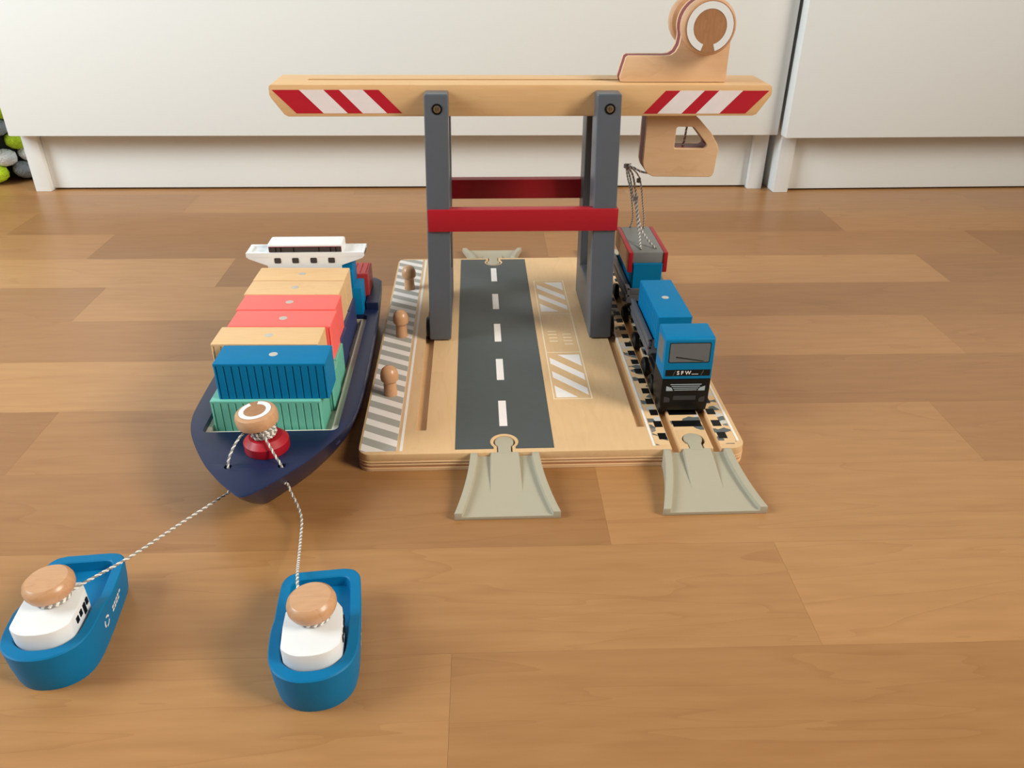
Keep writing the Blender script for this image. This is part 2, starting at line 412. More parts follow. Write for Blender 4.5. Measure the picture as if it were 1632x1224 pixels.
cut = B(); cut.box(33.4, 39.8, 25.4, 296, 8.2, 20); cut.box(171.0, 177.0, 25.2, 296, 8.2, 20)
cut.box(187.9, 192.9, -10, 330, 8.2, 20); cut.box(213.0, 217.9, -10, 330, 8.2, 20)
boolean(top, cut.build('cutter', 'birch_y', None, False))
for z0_, z1_, in_, mt_ in ((5.8, 7.0, 0.0, 'ply_light'), (5.1, 5.8, 0.5, 'ply_dark'), (3.9, 5.1, 0.0, 'ply_light'), (2.4, 3.9, 0.35, 'ply_mid'), (0.0, 2.4, 0.0, 'ply_light')):
    B().prism(board_outline(in_), z0_, z1_, 'z', 0.2 if in_ == 0 else 0, 1).build('core_ply', mt_, bd)
# road
ro = [(57.9, 3.9)] + keyhole(87.6, 3.9, 1, 11.4, 8.6, 6.6) + [(117.4, 3.9), (117.4, 314.1)] + keyhole(88.0, 314.1, -1, 307, 8.2, 6.6) + [(57.9, 314.1)]
B().prism(ro, T - 0.02, T + 0.1, 'z').build('road_surface', 'road', bd, False, True)
for i in range(5):
    y = 28.6 + 58.2 * i
    B().box(85.2, 90.2, y, y + 30.5, T + 0.08, T + 0.2).build('lane_dash', 'whiteprint', bd, False)
# striped quay
def clip(poly, x0, x1, y0, y1):
    for ax, lim, sg in ((0, x0, 1), (0, x1, -1), (1, y0, 1), (1, y1, -1)):
        out = []
        for i in range(len(poly)):
            a, b2 = poly[i - 1], poly[i]; ia = sg * (a[ax] - lim) >= 0; ib = sg * (b2[ax] - lim) >= 0
            if ia != ib:
                t = (lim - a[ax]) / (b2[ax] - a[ax]); out.append((a[0] + t * (b2[0] - a[0]), a[1] + t * (b2[1] - a[1])))
            if ib: out.append(b2)
        poly = out
        if not poly: return poly
    return poly
B().prism(rrect(1.6, 23.0, 3.4, 314.6, 2), T - 0.02, T + 0.06, 'z').build('quay_print', 'whiteprint', bd, False, True)
for k in range(-1, 24):
    yl = 19.9 - 7.4 + 14.4 * k          # lower left corner of the grey band
    poly = clip([(0, yl + 1.2 * 0.57), (24, yl + 1.2 * 0.57 - 24 * 0.57), (24, yl + 7.4 + 1.2 * 0.57 - 24 * 0.57), (0, yl + 7.4 + 1.2 * 0.57)], 1.7, 22.9, 3.5, 314.5)
    if len(poly) >= 3: B().prism(poly, T + 0.04, T + 0.14, 'z').build('quay_stripe', 'greyprint', bd, False)
B().box(24.9, 26.6, 3.5, 314, T - 0.02, T + 0.1).build('quay_line', 'whiteprint', bd, False)
# container lane outlines and hatching
for (x0, x1, y0, y1) in ((121.9, 122.8, 60, 262), (147.2, 148.1, 60, 262), (122.8, 147.2, 60, 60.9), (122.8, 147.2, 126, 126.9), (122.8, 147.2, 192, 192.9), (122.8, 147.2, 261.1, 262)):
    B().box(x0, x1, y0, y1, T - 0.02, T + 0.1).build('lane_outline', 'faintprint', bd, False)
for base in (61.5, 196.5):
    for k in range(0, 4):
        y = base + 7.8 + 20.15 * k; lo_ = 30 if k == 0 else 0; up_ = 30 if k == 3 else 0
        poly = clip([(124, y - lo_), (147, y - 25.3 - lo_), (147, y - 16.4 + up_), (124, y + 8.9 + up_)], 124.1, 146.2, base + 0.8, base + 61)
        if len(poly) >= 3: B().prism(poly, T - 0.02, T + 0.1, 'z').build('lane_hatch', 'whiteprint', bd, False)
for cxx in (129.5, 140.5):
    for k in range(4):
        B().box(cxx - 3.2, cxx + 3.2, 136 + k * 5.5 + (3 if cxx > 135 else 8), 137.4 + k * 5.5 + (3 if cxx > 135 else 8), T - 0.02, T + 0.08).build('lane_marking', 'faintprint', bd, False)
# railway print
B().box(177.2, 178.6, 4, 314, T - 0.02, T + 0.12).build('track_line', 'whiteprint', bd, False)
B().box(229.4, 230.8, 8, 310, T - 0.02, T + 0.12).build('track_line', 'whiteprint', bd, False)
for (x0, x1) in ((179.2, 187.6), (193.3, 212.7), (218.2, 228.8)):
    if x0 < 200 and x0 > 190:
        B().box(x0, x1, 20.5, 297, T - 0.02, T + 0.06).build('ballast_print', 'gravel', bd, False)
    else:
        B().box(x0, x1, 4.5, 313.5, T - 0.02, T + 0.06).build('ballast_print', 'gravel', bd, False)
sl = {}
for k in range(22):
    y = 10.6 + 13.72 * k
    for nm, x0, x1 in (('sleeper', 194.2, 212.2), ('sleeper_end', 182.4, 187.4), ('sleeper_end', 219.2, 224.6)):
        if nm == 'sleeper' and (k == 0 or k == 21): continue
        key = (nm, x1 - x0)
        if key not in sl:
            q = B().box(0, x1 - x0, 0, 6.9, 0, 0.1).build(nm, 'blackprint', bd, False); sl[key] = q.data
        else: q = link(nm, sl[key], bd)
        q.location = (x0 * S, y * S, (T + 0.05) * S)
# bollards
bp = [(0, 0), (4.5, 0), (4.3, 4), (4.15, 9.5), (4.6, 10.2), (5.7, 11.4), (6.0, 13.6), (5.7, 16.4), (4.7, 18.9), (2.8, 20.6), (0, 21.3)]
bm_ = None
for (x, y) in ((14.0, 70.4), (14.9, 157.3), (14.8, 247.5)):
    if bm_ is None: q = B().lathe(bp, 32).build('bollard', 'knob', bd); bm_ = q.data
    else: q = link('bollard', bm_, bd)
    q.location = (x * S, y * S, T * S)

# ================================================================== RAMPS
def ramp_parts(t):
    """local: connects at y=0 (z=T), runs to y=-47 (z=0.6)"""
    n = 14
    def hw(u): return 20.4 + (29.4 - 20.4) * (u ** 1.55)
    def zt(u): return 2.2 + (T - 4.5) * (1 - u) ** 1.3          # running surface
    bm = B(); t0 = bmesh.new(); rows = []
    def rail(u): return min(zt(u) + 3.6, T + 0.2) if u < 0.04 else zt(u) + 3.6 - 0.9 * u
    for i in range(n + 1):
        u = i / n; h = hw(u); y = -47 * u; z = zt(u); zr = rail(u)
        prof = [(-h, 0), (-h, zr), (-h + 4.3, zr), (-h + 4.3, z), (h - 4.3, z), (h - 4.3, zr), (h, zr), (h, 0)]
        rows.append([t0.verts.new((x, y, zz)) for x, zz in prof])
    for a, c in zip(rows, rows[1:]):
        for k in range(8): t0.faces.new((a[k], a[(k + 1) % 8], c[(k + 1) % 8], c[k]))
    t0.faces.new(rows[0]); t0.faces.new(rows[-1][::-1])
    bmesh.ops.recalc_face_normals(t0, faces=t0.faces)
    bm._add(t0, 0.5, 2, ang=40)
    bm.build('ramp_body', 'ramp', t, True, True)
    # raised centre tongue that fades into the slope
    t1 = bmesh.new(); rows = []
    for i in range(9):
        u = 0.62 * i / 8; y = -47 * u + 0.3 * (i == 0); z = max(zt(u) - 0.4, min(T + 0.05, zt(u) + 3.1 * (1 - u / 0.62) ** 1.1)); h = 8.8 + 1.6 * u
        rows.append([t1.verts.new(p) for p in ((-h, y, zt(u) - 1), (-h + 0.7, y, z), (h - 0.7, y, z), (h, y, zt(u) - 1))])
    for a, c in zip(rows, rows[1:]):
        for k in range(4): t1.faces.new((a[k], a[(k + 1) % 4], c[(k + 1) % 4], c[k]))
    t1.faces.new(rows[0]); t1.faces.new(rows[-1][::-1]); bmesh.ops.recalc_face_normals(t1, faces=t1.faces)
    q = B(); q._add(t1); q.build('tongue', 'ramp', t)
    kp = keyhole(0, -1.0, 1, 11.2, 5.7, 3.9)
    B().prism(kp, 1.0, T + 0.1, 'z', 0.4, 2).build('connector_tab', 'ramp', t, True, True)
def ramp(label, x, y, rz):
    t = thing('connector_ramp', label, 'toy ramp', (x, y, 0), rz, 'beige plastic ramps plugged into the board'); ramp_parts(t); return t
ramp('beige plastic ramp plugged into the printed road end next to the moored ship bow', 87.5, 0.1, 0)
ramp('beige plastic ramp plugged into the railway track in front of the blue truck', 203.0, 0.1, 0)
ramp('beige plastic ramp at the cabinet end of the printed road', 88.0, 317.9, 180)
ramp('beige plastic ramp at the cabinet end of the railway track, behind the wagons', 203.2, 317.9, 180)

# ================================================================== GANTRY CRANE
cr = thing('gantry_crane', 'grey toy gantry crane with red crossbars and wooden beam straddling the road', 'toy crane', (104.7, 193, T))
ox, oy, oz = -104.7, -193, -T
side = [(147, 13.0), (239, 13.0), (224, 188), (209, 188), (209, 171), (203, 171), (213.5, 45), (174, 45), (175.5, 171), (169, 171), (169, 188), (154.5, 188)]
for (x0, x1, sg) in ((36.7, 52.6, 1), (156.6, 172.9, -1)):
    q = B().prism(side, x0, x1, 'x', 1.5, 3, shear=lambda c, sg=sg: Vector((c.x + sg * 3.1 * (c.z - 13) / 175, c.y, c.z)))
    q.build('side_frame', 'grey', cr, True, True, (ox, oy, oz))
B().box(39.0, 172.2, 149.2, 157.5, 96.6, 112.2, 0.5).build('crossbar', 'red', cr, move=(ox, oy, oz))
B().box(39.0, 171.0, 224.6, 233.2, 97.2, 112.2, 0.5).build('crossbar', 'red', cr, move=(ox, oy, oz))
bo = [(-61.2, 191.5), (-62.6, 190.4), (-62.9, 185.3), (-62.0, 183.0), (-54.5, 172.3), (-52.0, 171), (263.5, 171), (266, 172), (274.2, 184.2), (274.6, 186.5), (274.0, 190.2), (272.6, 191.2)]
beam = B().prism(bo, 169, 209, 'y', 0.7, 2).build('beam', 'birch_x', cr, True, False, (ox, oy, oz))
boolean(beam, B().box(-40 + ox, 243 + ox, 186.3 + oy, 191.7 + oy, 160 + oz, 200 + oz).build('cutter', 'birch_x', None, False))
hz = [([-60.7, -42.8, -26.9, -16.6, -1.1, 9.3], [-46.2, -28.2, -12.2, -2.2, 14.0, 24.0], 188.2, 173.2),
      ([272.4, 254.4, 238.1, 228.2, 211.7, 201.8], [258.1, 240.1, 223.9, 213.9, 197.2, 187.8], 187.5, 172.6)]
for tx, bx_, zt, zb in hz:
    for i in range(5):
        poly = [(tx[i], zt), (tx[i + 1], zt), (bx_[i + 1], zb), (bx_[i], zb)]
        B().prism(poly, 168.85, 169.1, 'y').build('hazard_stripe', ('haz_red', 'haz_white')[i % 2], beam, False, False, (ox, oy, oz))
for x in (48.2, 162.3):
    q = B(); yy = 153.95
    q.lathe([(0, -0.3), (3.5, -0.3), (3.5, 0.25), (2.7, 0.25), (2.7, 0.0), (0, 0.0)], 28, (x, yy, 178.6), 'y', m=0)
    sc_ = q.build('screw_hole', 'black', cr, move=(ox, oy, oz))
    q = B(); q.lathe([(0, 0.0), (2.5, 0.0), (2.3, 0.55), (1.3, 0.75), (1.1, 0.3), (0, 0.3)], 24, (x, yy, 178.6), 'y')
    q.box(x - 0.35, x + 0.35, yy - 0.8, yy - 0.2, 177, 180.2); q.build('screw', 'brass', cr, move=(ox, oy, oz))
for (x0, x1) in ((33.9, 37.4), (172.2, 176.2)):
    for y in (160, 226):
        q = B(); q.lathe([(0, x0), (7.8, x0), (8.8, x0 + 0.8), (8.8, x1 - 0.8), (7.8, x1), (0, x1)], 32, (0, y, 17.2), 'x')
        q.build('wheel', 'black', cr, move=(ox, oy, oz))

# trolley with driver cabin
tr = thing('crane_trolley', 'plywood crane trolley with hoist knob above the beam and driver cabin below', 'crane trolley', (207, 189, 191.5))
mv = (-207, -189, -191.5)
def head(cx, cz, r, a0, a1, n=16): return [(cx + r * math.cos(R(a0 + (a1 - a0) * k / n)), cz + r * math.sin(R(a0 + (a1 - a0) * k / n))) for k in range(n + 1)]
tro = [(244.0, 191.6), (244.0, 222)] + head(226.5, 227.0, 17.2, -10, 200, 22) + [(210.3, 218.5), (209.6, 214.5), (207.6, 210.6), (204.6, 208.6), (201, 208.2), (176.2, 208.2), (174.6, 207.2), (171.2, 194.4), (172.0, 191.9), (173.4, 191.6)]
for nm, mat, a0, a1, ins in (('front_plate', 'maple', 177.5, 180.6, 0), ('core_plate', 'red_edge', 180.6, 188.6, 0.35), ('back_plate', 'maple', 188.6, 191.8, 0)):
    q = B(); q.prism(tro, a0, a1, 'y', 0.45 if ins == 0 else 0, 2)
    o = q.build(nm, mat, tr, True, True, mv)
win = [(213.9, 147.6), (214.6, 146.7), (235.0, 146.5), (237.2, 148.0), (236.9, 149.8), (227.0, 160.9), (225.0, 161.7), (215.2, 161.7), (214.1, 160.8)]
cab = [(192.6, 170.8), (192.4, 136.5), (193.6, 132.6), (196.4, 128.9), (200.6, 126.8), (241.6, 126.2), (243.6, 127.0), (244.7, 129.6), (245.9, 145.6), (244.6, 149.6), (239.2, 157.6), (229.5, 167.0), (225.0, 170.8)]
for nm, mat, a0, a1 in (('cabin_front', 'maple', 178.5, 181.8), ('cabin_core', 'red_edge', 181.8, 194.0), ('cabin_back', 'maple', 194.0, 197.5)):
    sh = [(x + (0.0 if nm != 'cabin_core' else 0.0), z) for x, z in cab]
    B().prism(sh, a0, a1, 'y', 0.35, 1, hole=win).build(nm, mat, tr, True, False, mv)
B().box(200, 240, 186.8, 191.2, 170.4, 192).build('slider', 'maple', tr, move=mv)
kn = B(); kn.lathe([(0, 0), (16.2, 0), (17.3, 1.0), (17.5, 2.4), (17.5, 9), (16.6, 10.6), (15.6, 11), (0, 11)], 56, (225.9, 177.2, 227.2), 'y')
k1 = kn.build('hoist_knob', 'knob', tr, move=mv)
q = B(); q.lathe([(0, 0), (15.7, 0), (15.7, 0.12), (0, 0.12)], 48, (225.9, 166.25, 227.2), 'y'); q.build('knob_face', 'knob_dark', k1, move=mv)
q = B().prism([(225.9 + x, 227.2 + z) for x, z in ring_pts(10.9, 15.2, -72, 252)], 165.9, 166.2, 'y'); q.build('white_ring', 'white', k1, False, True, mv)
kn = B(); kn.lathe([(0, 0), (16.0, 0), (17.3, 1.0), (17.5, 2.4), (17.5, 9), (16.6, 10.6), (15.6, 11), (0, 11)], 56, (225.9, 214.5, 227.2), 'y')
kn.build('hoist_knob', 'knob', tr, move=mv)
q = B(); q.lathe([(0, 0), (5, 0), (5, 36), (0, 36)], 24, (225.9, 206, 227.2), 'y'); q.build('axle', 'maple', tr, move=mv)

# ================================================================== TRAIN
CX = 202.7
def wheels(t, ys, r=6.6):
    for y in ys:
        for s in (-1, 1):
            q = B(); q.lathe([(0, -2), (r - 1, -2), (r, -1.2), (r, 1.4), (r - 0.8, 2), (2.2, 2), (0, 1.4)], 28, (s * 12.7, y, 8.3 + r), 'x')
            q.build('wheel', 'black', t, move=(0, 0, -8.3))
tk = thing('truck_locomotive', 'blue and black toy truck locomotive lettered SFW heading the train', 'toy train', (CX, 38.2, 8.3))
z0 = -8.3
q = B(); q.prism([(-14.6, 15.6), (14.6, 15.6), (15.3, 22), (15.3, 38.2), (-15.3, 38.2), (-15.3, 22)], 0.3, 23.5, 'y', 0.6, 2); q.build('bumper', 'black', tk, True, False, (0, 0, z0))
q = B(); q.prism([(0.2, 38.2), (22.5, 38.2), (22.5, 66.4), (3.2, 66.4), (1.6, 65.2)], -15.4, 15.4, 'x', 1.5, 3); cabp = q.build('cab', 'blue', tk, True, False, (0, 0, z0))
B().box(-13.2, 13.2, 22, 46, 22, 33, 0.6).build('chassis', 'black', tk, move=(0, 0, z0))
B().box(-15.0, 15.0, 22, 44, 28, 31, 0.4).build('running_board', 'black', tk, move=(0, 0, z0))
def front(pts, name, mat, parent, d=0.12, f=None):
    """thin print on the cab front; pts in (x, z)"""
    def fy(z): return 0.3 if z < 38.2 else 0.2 + (z - 38.2) * (1.4 / 27.0)
    t = bmesh.new(); a = [t.verts.new((x, fy(z) - d, z)) for x, z in pts]; c = [t.verts.new((x, fy(z) + 0.1, z)) for x, z in pts]
    t.faces.new(a); t.faces.new(c[::-1])
    for i in range(len(a)): t.faces.new((a[i], c[i], c[(i + 1) % len(a)], a[(i + 1) % len(a)]))
    bmesh.ops.recalc_face_normals(t, faces=t.faces)
    q = B(); q._add(t); return q.build(name, mat, parent, False, True, (0, 0, z0))
front(rrect(-12.8, 12.9, 49.6, 63.2, 1.0), 'windshield_frame', 'blackprint', cabp, 0.06)
front(rrect(-12.3, 12.4, 50.2, 62.7, 0.8), 'windshield', 'winprint', cabp, 0.12)
front([(-8.4, 53.2), (8.4, 50.6), (9.6, 50.9), (-8.2, 53.9)], 'wiper', 'blackprint', cabp, 0.2)
front(rrect(-13.9, 14.2, 40.6, 44.9, 0.3), 'badge_strip', 'blackprint', cabp, 0.1)
mt = Matrix.Translation((-1.6 * S, 0.02 * S, (42.9 + z0) * S)) @ Matrix.Rotation(R(90 + 3), 4, 'X')
text_mesh('S F W', 3.5, 'whiteprint', cabp, Matrix.Translation((-2.4 * S, 0.05 * S, (42.8 + z0) * S)) @ Matrix.Rotation(R(87), 4, 'X'), bold=0.06)
front([(2.6, 41.7), (6.8, 41.7), (6.8, 42.0), (2.6, 42.0)], 'badge_line', 'whiteprint', cabp, 0.2)
for x in (-9.2, 8.4):
    front([(x, 41.0), (x + 0.3, 41.0), (x + 1.7, 44.4), (x + 1.4, 44.4)], 'badge_line', 'winprint', cabp, 0.2)
for s in (-1, 1):
    B().box(s * 15.35 - 0.12, s * 15.35 + 0.12, 5, 19, 47, 62.5).build('side_window', 'winprint', cabp, False, move=(0, 0, z0))
gr = front(rrect(-12.6, 12.6, 29.2, 35.6, 0.3), 'grille', 'blackprint', tk, 0.08)
for s in (-1, 1):
    front([(s * 12.3, 30.0), (s * 7.8, 30.0), (s * 9.0, 32.2), (s * 12.3, 33.4)][::1], 'headlight', 'lamp_print', tk, 0.16)
    front([(s * 13.0, 21.6), (s * 9.4, 21.6), (s * 9.2, 24.0), (s * 10.4, 25.2), (s * 13.0, 25.6)], 'fog_light', 'plate_print', tk, 0.14)
for k in range(4):
    w = 7.0 + k * 0.9
    front([(-w, 30.2 + k * 1.35), (w, 30.2 + k * 1.35), (w + 0.3, 30.75 + k * 1.35), (-w - 0.3, 30.75 + k * 1.35)], 'grille_bar', 'lamp_print', tk, 0.14)
front(rrect(-7.2, 7.2, 23.2, 26.2, 0.3), 'number_plate', 'plate_print', tk, 0.12)
wheels(tk, (9.5, 36))

def wagon(label, y0, L):
    t = thing('flat_wagon', label, 'toy wagon', (CX, y0, 8.3), 0, 'grey container wagons of the train')
    b = B(); b.box(-15.2, 15.2, 0, L, 30.5, 38.0, 0.5); b.build('deck', 'wagon', t, move=(0, 0, -8.3))
    for s in (-1, 1):
        b = B()
        x0, x1 = (s * 15.3, s * 12.9) if s < 0 else (12.9, 15.3)
        b.box(x0, x1, 0, L, 37.0, 43.2, 0.5); b.box(x0 - (0.7 if s < 0 else 0), x1 + (0.7 if s > 0 else 0), 0, L, 41.2, 43.4, 0.4)
        b.box(x0 - (0.7 if s < 0 else 0), x1 + (0.7 if s > 0 else 0), 0, L, 35.4, 37.6, 0.4)
        b.build('side_wall', 'wagon', t, move=(0, 0, -8.3))
    for yy in (0, L - 2.2):
        B().box(-12.9, 12.9, yy, yy + 2.2, 37.0, 42.2, 0.4).build('end_wall', 'wagon', t, move=(0, 0, -8.3))
    B().box(-9, 9, 3, L - 3, 18, 30.8, 0.5).build('chassis', 'black', t, move=(0, 0, -8.3))
    q = B(); q.lathe([(0, 0), (2.4, 0), (2.4, 5.5), (0, 5.5)], 20, (0, 0.6, 22), 'y'); q.build('coupling', 'metal', t, move=(0, 0, -8.3))
    q = B(); q.lathe([(0, 0), (2.4, 0), (2.4, 5.5), (0, 5.5)], 20, (0, L + 4.9, 22), 'y'); q.build('coupling', 'metal', t, move=(0, 0, -8.3))
    wheels(t, (14, L - 14))
    return t
wagon('grey container wagon coupled right behind the blue truck', 84.5, 67.5)
wagon('grey container wagon carrying the crane spreader at the end of the train', 171.5, 74)

# ================================================================== CONTAINERS
def container_mesh():
    P = []; L, D = 63.0, 22.8; n = 14; p = (L - 3) / n; g = 0.5; w = 0.55
    def run(sgn):
        out = []
        for k in range(n + 1):
            x = -L / 2 + 1.5 + k * p
            out += [(x - w, D / 2), (x - w * 0.5, D / 2 - g), (x + w * 0.5, D / 2 - g), (x + w, D / 2)]
        return [(-sgn * x, -sgn * y) for x, y in out]
    front_ = run(-1)           # y = +D/2 side, x increasing
    P = [(-L / 2, -D / 2 + 0.8), (-L / 2 + 0.7, -D / 2)] + [(x, -y) for x, y in front_] + [(L / 2 - 0.7, -D / 2), (L / 2, -D / 2 + 0.8), (L / 2, D / 2 - 0.8), (L / 2 - 0.7, D / 2)] + front_[::-1] + [(-L / 2 + 0.7, D / 2), (-L / 2, D / 2 - 0.8)]
    b = B(); b.prism(P, 0, 21.4, 'z'); b.box(-L / 2, L / 2, -D / 2, D / 2, 20.9, 23, 0.7, 3)
    o = b.build('container_body', 'blue', None, True, True)
    return o
co = container_mesh(); CM = co.data; bpy.data.objects.remove(co, do_unlink=True)
q = B(); q.lathe([(0, 0), (2.5, 0), (2.5, 0.1), (2.2, 0.16), (0, 0.16)], 24, (0, 0, 22.95)); mo = q.build('magnet', 'metal'); MM = mo.data; bpy.data.objects.remove(mo, do_unlink=True)
def container(label, mat, x, y, z, rz=0, group='toy shipping containers', flip=False):
    t = thing('shipping_container', label, 'container', (x, y, z), rz, group)
    o = link('container_body', CM, t); o.material_slots[0].link = 'OBJECT'; o.material_slots[0].material = M[mat]
    m = link('magnet', MM, t)
    if flip:
        for k in (o, m): k.rotation_euler = (R(90), 0, 0); k.location = (0, 11.5 * S, 11.4 * S)
    return t
rows = [(-49.3, 17.2, 'teal', -44.4, 19.3, 'blue', 'blue container with pale magnet standing on the front teal one nearest the bow spool'),
        (-46.6, 43.0, 'teal', -52.2, 43.8, 'wood_box', 'natural wood container standing between the blue one and the coral ones'),
        (-47.2, 67.2, 'teal', -48.6, 67.6, 'coral', 'coral container stacked next to the single wood one'),
        (-47.8, 91.3, 'navybox', -49.4, 92.2, 'coral', 'coral container stacked next to the pair of wood ones'),
        (-48.5, 115.5, 'navybox', -50.4, 116.2, 'wood_box', 'natural wood container between the coral ones and the wood one under the bridge'),
        (-48.3, 139.6, 'navybox', -50.0, 140.4, 'wood_box', 'natural wood container right under the white ship bridge')]
lowlab = ['teal container at the bow end of the cargo hold, under the blue one', 'teal container in the hold under the wood one next to blue',
          'teal container in the hold under the coral one next to the single wood one', 'navy container in the hold under the coral one next to the wood pair',
          'navy container in the hold under the wood one next to coral', 'navy container in the hold under the wood one by the bridge']
for i, (xa, ya, ma, xb, yb, mb, lb) in enumerate(rows):
    container(lowlab[i], ma, xa, ya, 24.0, (-1.6, -1.0, -1.2, -1.0, -1.2, -1.0)[i])
    container(lb, mb, xb, yb, 47.05, (-1.2, -1.7, -1.7, -1.2, -1.8, -1.6)[i])
container('red container lying on its side on the stern deck behind the bridge', 'redbox', -41, 188.5, 32.1, -1, flip=True)
container('blue container on the wagon right behind the truck', 'blue', CX - 0.2, 112.8, 38.05, 90.6)
container('blue container under the grey lifting spreader on the rear wagon', 'blue', CX, 207.5, 38.05, 90)
# containers on the wagons rest on the deck (z 36.5)

# ================================================================== SPREADER + HOIST STRING
sp = thing('lifting_spreader', 'grey lifting spreader with red edged side plates resting on the rear container', 'spreader', (202.6, 206.8, 61.1))
B().box(-11.6, 11.6, -29.6, 29.6, 0.0, 8.4, 0.5).build('spreader_block', 'spreader', sp)
for s in (-1, 1):
    x0, x1 = sorted((s * 11.6, s * 15.0))
    pl = B().box(x0, x1, -30.2, 30.2, -7.4, 8.4, 0.5).build('side_plate', 'red', sp)
    xf = s * 15.05
    B().box(xf - 0.1, xf + 0.1, -29, 29, -6.6, 7.6).build('plate_face', 'ply_mid', pl, False)
for (x, y) in ((-4.8, -23), (7.0, -21.5), (-4.2, 28), (6.6, 26.5)):
    q = B(); q.lathe([(0, 0), (1.1, 0), (1.0, 0.15), (0, 0.15)], 14, (x, y, 8.3)); q.build('string_hole', 'black', sp)
hs = thing('hoist_string', 'grey and white hoist string knotted between the crane cabin and the spreader', 'string', (185, 195, 130))
def hrope(name, pts, r=0.72):
    q = B(); q.rope(pts, r, 3.2); return q.build(name, ['rope_w', 'rope_g'], hs, move=(-185, -195, -130))
hrope('string_strand', [(224.4, 188, 171), (223.7, 188, 160.4), (222.3, 188, 147.0), (218, 188, 138), (206, 190, 128.0), (200, 190.5, 126.3), (194, 191.5, 127.0), (189, 193, 129.4), (184.2, 195, 130.6)])
KN = (183.6, 195, 130.2)
hrope('string_strand', [KN, (187.4, 198, 122), (190.4, 202, 112), (192.6, 204.5, 104), (195.6, 204, 96), (197.4, 203.5, 86), (198.6, 199, 78), (198.2, 190, 72), (197.8, 183.8, 69.6)])
hrope('string_strand', [KN, (189, 198, 124), (192.6, 202, 114), (194.6, 204, 106), (196, 204, 98), (198, 203.6, 88), (200.2, 200, 80), (204.6, 192, 74), (209.6, 185.3, 69.6)])
hrope('string_strand', [KN, (190.5, 199, 126), (196, 204, 119), (199.4, 210, 110), (203, 217, 96), (207, 226, 82), (209.2, 233.3, 69.6)], 0.55)
hrope('string_strand', [KN, (186, 199, 121), (190.2, 206, 110), (193.8, 214, 98), (197, 222, 86), (198.6, 229, 78), (198.4, 234.8, 69.6)], 0.55)
for c_, r_ in ((KN, 1.7), ((194.8, 204.2, 103), 1.6), ((195.6, 203.5, 117), 1.5)):
    q = B(); P = []
    for k in range(40):
        a = 2 * math.pi * k / 13; P.append((c_[0] + r_ * math.cos(a) * 0.8, c_[1] + r_ * math.sin(a) * 0.8, c_[2] + (k / 39 - 0.5) * 3.2))
    q.tube(P, 0.5, 6); q.tube([(c_[0] - 0.2, c_[1], c_[2] - 1.6), (c_[0], c_[1], c_[2]), (c_[0] + 0.3, c_[1], c_[2] + 1.6)], 1.1, 8); q.build('string_knot', 'rope_g', hs, move=(-185, -195, -130))
hrope('string_strand', [KN, (185.6, 194.6, 131.6), (187.6, 194, 132.2)], 0.4)

# ================================================================== CONTAINER SHIP
SX = -48.3
sh = thing('container_ship', 'navy wooden container ship with white bridge and red bow spool beside the quay', 'toy ship', (SX, 0, 0))
dk = [(0, -63.2), (3, -62.0), (6, -59.2), (14.5, -50.2), (21.0, -42), (26.2, -35), (33.6, -22.6), (39.6, -11), (44.2, 0), (47.2, 12), (48.4, 26), (48.4, 62), (47.4, 126), (45.6, 196), (44.0, 206), (39, 211.5)]
bt = [(0, -27), (1, -26.3), (2.2, -25), (6, -20), (10, -14.5), (14, -9.5), (20, 0), (25, 10), (29, 19), (33, 30), (37, 45), (41.5, 80), (42, 130), (40, 196), (38.5, 202), (34, 206)]
def smooth2(P, n=4): return [(v.x, v.y) for v in catmull([(x, y, 0) for x, y in P], n)]
dk, bt = smooth2(dk), smooth2(bt)
def full(P): return P + [(-x, y) for x, y in P[::-1]][:-1]
def lerp(P, Q, t): return [(a[0] + (b_[0] - a[0]) * t, a[1] + (b_[1] - a[1]) * t) for a, b_ in zip(P, Q)]
levels = [(0.0, 0.0), (0.12, 2.0), (0.36, 9), (0.62, 17), (0.84, 25), (0.975, 30.6), (1.0, 31.6)]
t0 = bmesh.new(); rings = []
for f, z in levels:
    rings.append([t0.verts.new((x, y, z)) for x, y in full(lerp(bt, dk, f))])
ins = [(x * 0.985, y + (0.9 if y < 60 else -0.9)) for x, y in full(dk)]
rings.append([t0.verts.new((x, y, 32.0)) for x, y in ins])
n = len(rings[0])
for a, c in zip(rings, rings[1:]):
    for k in range(n): t0.faces.new((a[k], a[(k + 1) % n], c[(k + 1) % n], c[k]))
t0.faces.new(rings[0][::-1])
hold = rrect(-37.2, 39.6, -2.8, 152.6, 3.5)
hv = [t0.verts.new((x, y, 32.0)) for x, y in hold]; hb = [t0.verts.new((x, y, 21.5)) for x, y in hold]; m = len(hv)
ed = [t0.edges.get((rings[-1][k], rings[-1][(k + 1) % n])) for k in range(n)] + [t0.edges.new((hv[k], hv[(k + 1) % m])) for k in range(m)]
bmesh.ops.triangle_fill(t0, edges=ed, use_beauty=True)
for k in range(m): t0.faces.new((hv[k], hb[k], hb[(k + 1) % m], hv[(k + 1) % m]))
t0.faces.new(hb)
bmesh.ops.recalc_face_normals(t0, faces=t0.faces)
q = B(); q._add(t0); hull = q.build('hull', 'navy', sh, True, True)
# two rope holes bored through the bow deck
ct = B()
for x in (-13.6, 14.9): ct.lathe([(0, 20), (2.1, 20), (2.1, 40), (0, 40)], 18, (x, -36.8, 0))
boolean(hull, ct.build('cutter', 'black', None, False))
lin_o = rrect(-37.1, 39.5, -2.7, 152.5, 3.4); lin_i = rrect(-34.6, 35.0, 3.2, 152.0, 1.0)
q = B(); q.prism(lin_o, 21.6, 23.9, 'z'); q.prism(lin_o, 23.9, 28.6, 'z', hole=lin_i); q.build('hold_lining', 'cream', sh, True, True)
